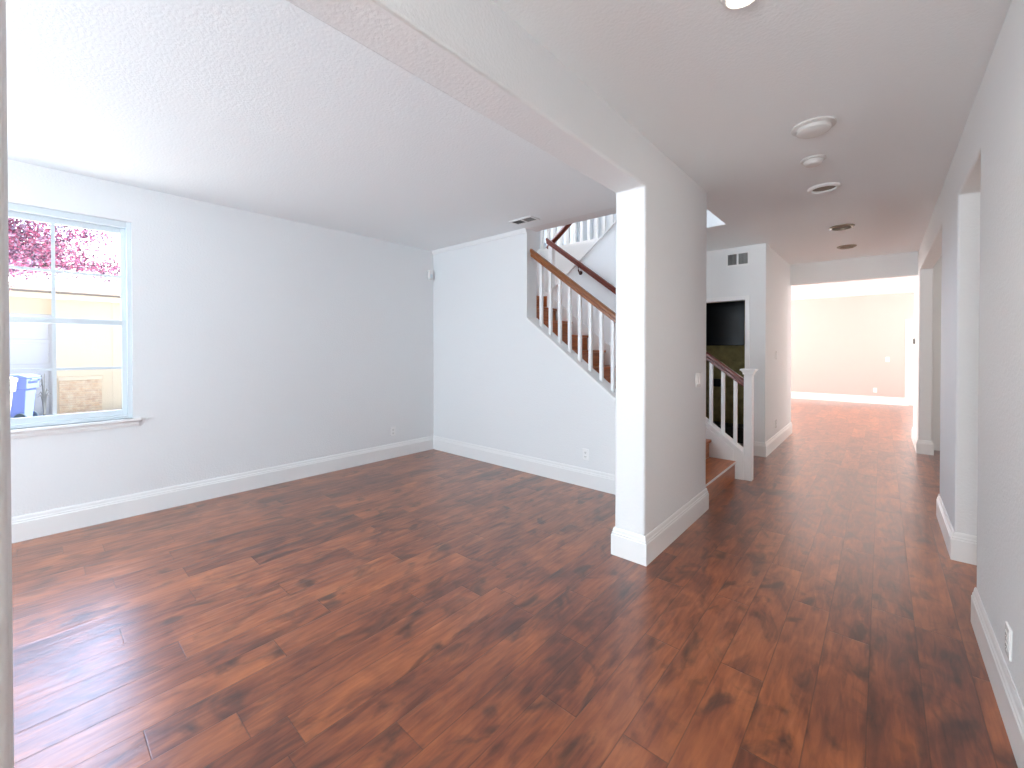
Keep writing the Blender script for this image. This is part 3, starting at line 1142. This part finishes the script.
def wheelie_bin(name, label, x, y, material, rz):
    t = thing(name, label, 'bin', (x, y, GZ), 'wheeled bins on the driveway')
    t.rotation_euler = (0, 0, rz)
    t.scale = (.74, .74, 1.0)

    def put(part, bm, m, **k):
        o = obj(part, bm, m, None, **k)
        o.parent = t
        return o
    bm = bmesh.new()
    lo = [bm.verts.new((a * .24, b * .22, .06)) for a, b in ((-1, -1), (1, -1), (1, 1), (-1, 1))]
    mi = [bm.verts.new((a * .31, b * .28, .80)) for a, b in ((-1, -1), (1, -1), (1, 1), (-1, 1))]
    m2 = [bm.verts.new((a * .345, b * .32, .80)) for a, b in ((-1, -1), (1, -1), (1, 1), (-1, 1))]
    hi = [bm.verts.new((a * .36, b * .33, 1.03)) for a, b in ((-1, -1), (1, -1), (1, 1), (-1, 1))]
    bm.faces.new(lo[::-1])
    bm.faces.new(hi)
    for p, q in ((lo, mi), (mi, m2), (m2, hi)):
        for i in range(4):
            bm.faces.new((p[i], p[(i + 1) % 4], q[(i + 1) % 4], q[i]))
    put('body', bm, material, bevel=.015)
    bm = bmesh.new()
    add_prism(bm, [(-.40, 1.03), (.37, 1.03), (.38, 1.07), (.2, 1.12), (-.2, 1.12), (-.40, 1.08)], 'y', -.35, .35)
    put('lid', bm, material, bevel=.012)
    for s in (-1, 1):
        bm = bmesh.new()
        add_lathe(bm, [(.05, 0), (.14, 0), (.14, .06), (.05, .07)], (.20, s * .30 - .035, .14), 'y', 28)
        w = put('wheel', bm, 'tyre', smooth=True)
        bm = bmesh.new()
        add_lathe(bm, [(.04, -.006), (.04, .078)], (.20, s * .30 - .035, .14), 'y', 16)
        h = put('hub', bm, 'bin_grey', smooth=True)
        h.parent = w
    bm = bmesh.new()
    add_tube(bm, [(.36, -.26, .98), (.42, -.24, 1.02), (.42, .24, 1.02), (.36, .26, .98)], .015, 8)
    put('handle', bm, material, smooth=True)
    return t


wheelie_bin('recycling_bin', 'blue wheeled recycling bin outside on the driveway', -14.3, -.25, 'bin_blue', math.radians(68))
wheelie_bin('garbage_bin', 'pale grey wheeled bin beside the blue one outside', -13.4, -.58, 'bin_grey', math.radians(60))

random.seed(4)
ag = thing('strap_leaf_plant', 'small strap-leaved plant outside beside the blue bin', 'plant', (-14.6, .16, GZ))
for k in range(13):
    a = random.uniform(0, 2 * math.pi)
    L_ = random.uniform(.08, .16)
    hgt = random.uniform(.5, 1.15)
    bm = bmesh.new()
    pts, rad = [], []
    for i in range(7):
        t = i / 6
        pts.append((-14.6 + math.cos(a) * L_ * t ** 1.4, .16 + math.sin(a) * L_ * t ** 1.4, GZ + hgt * math.sin(min(1.0, t * 1.15) * 2.0) / math.sin(1.57)))
        rad.append(.013 * (1 - t * .85))
    add_tube(bm, pts, rad, 6)
    obj('leaf', bm, 'agave', ag, smooth=True)

# purple-leaf plum tree in flower
tr = thing('plum_tree', 'pink flowering plum tree outside the upper window panes', 'tree', (-10.8, -1.25, GZ))
bm = bmesh.new()
add_tube(bm, [(-10.8, -1.25, GZ), (-10.85, -1.2, .8), (-10.8, -1.1, 1.7), (-10.9, -0.85, 3.2)], [.13, .11, .10, .07], 10)
branches = []
random.seed(11)
for k in range(46):
    a = random.uniform(0, 2 * math.pi)
    up = random.uniform(.15, 1.25)
    ln = random.uniform(1.3, 2.35)
    p = Vector((-10.9, -0.85, random.uniform(2.25, 3.4)))
    d = Vector((math.cos(a), math.sin(a), up)).normalized()
    pts = [p.copy()]
    for i in range(5):
        d = (d + Vector((random.uniform(-.2, .2), random.uniform(-.2, .2), random.uniform(-.22, .08)))).normalized()
        p = p + d * ln / 5
        pts.append(p.copy())
    branches.append(pts)
    add_tube(bm, pts, [.034, .026, .020, .014, .009, .005], 6)
obj('trunk', bm, 'bark', tr, smooth=True)
me = bpy.data.meshes.new('foliage')
verts, faces, tint = [], [], []
for pts in branches:
    for i in range(1, 6):
        for q in range(260):
            t = random.random()
            c = pts[i - 1].lerp(pts[i], t) + Vector((random.gauss(0, .13), random.gauss(0, .13), random.gauss(0, .10)))
            u = Vector((random.gauss(0, 1), random.gauss(0, 1), random.gauss(0, 1))).normalized()
            v = u.orthogonal().normalized()
            s = random.uniform(.015, .036)
            n0 = len(verts)
            verts += [c - u * s, c + v * s * .6, c + u * s, c - v * s * .6]
            faces.append((n0, n0 + 1, n0 + 2, n0 + 3))
            tint.append(random.random())
me.from_pydata([tuple(v) for v in verts], [], faces)
at = me.attributes.new('tint', 'FLOAT', 'FACE')
at.data.foreach_set('value', tint)
me.materials.append(M['plum_leaf'])
fo = bpy.data.objects.new('foliage', me)
COL.objects.link(fo)
fo.parent = tr
fo.matrix_parent_inverse = Matrix.Translation(-tr.location)
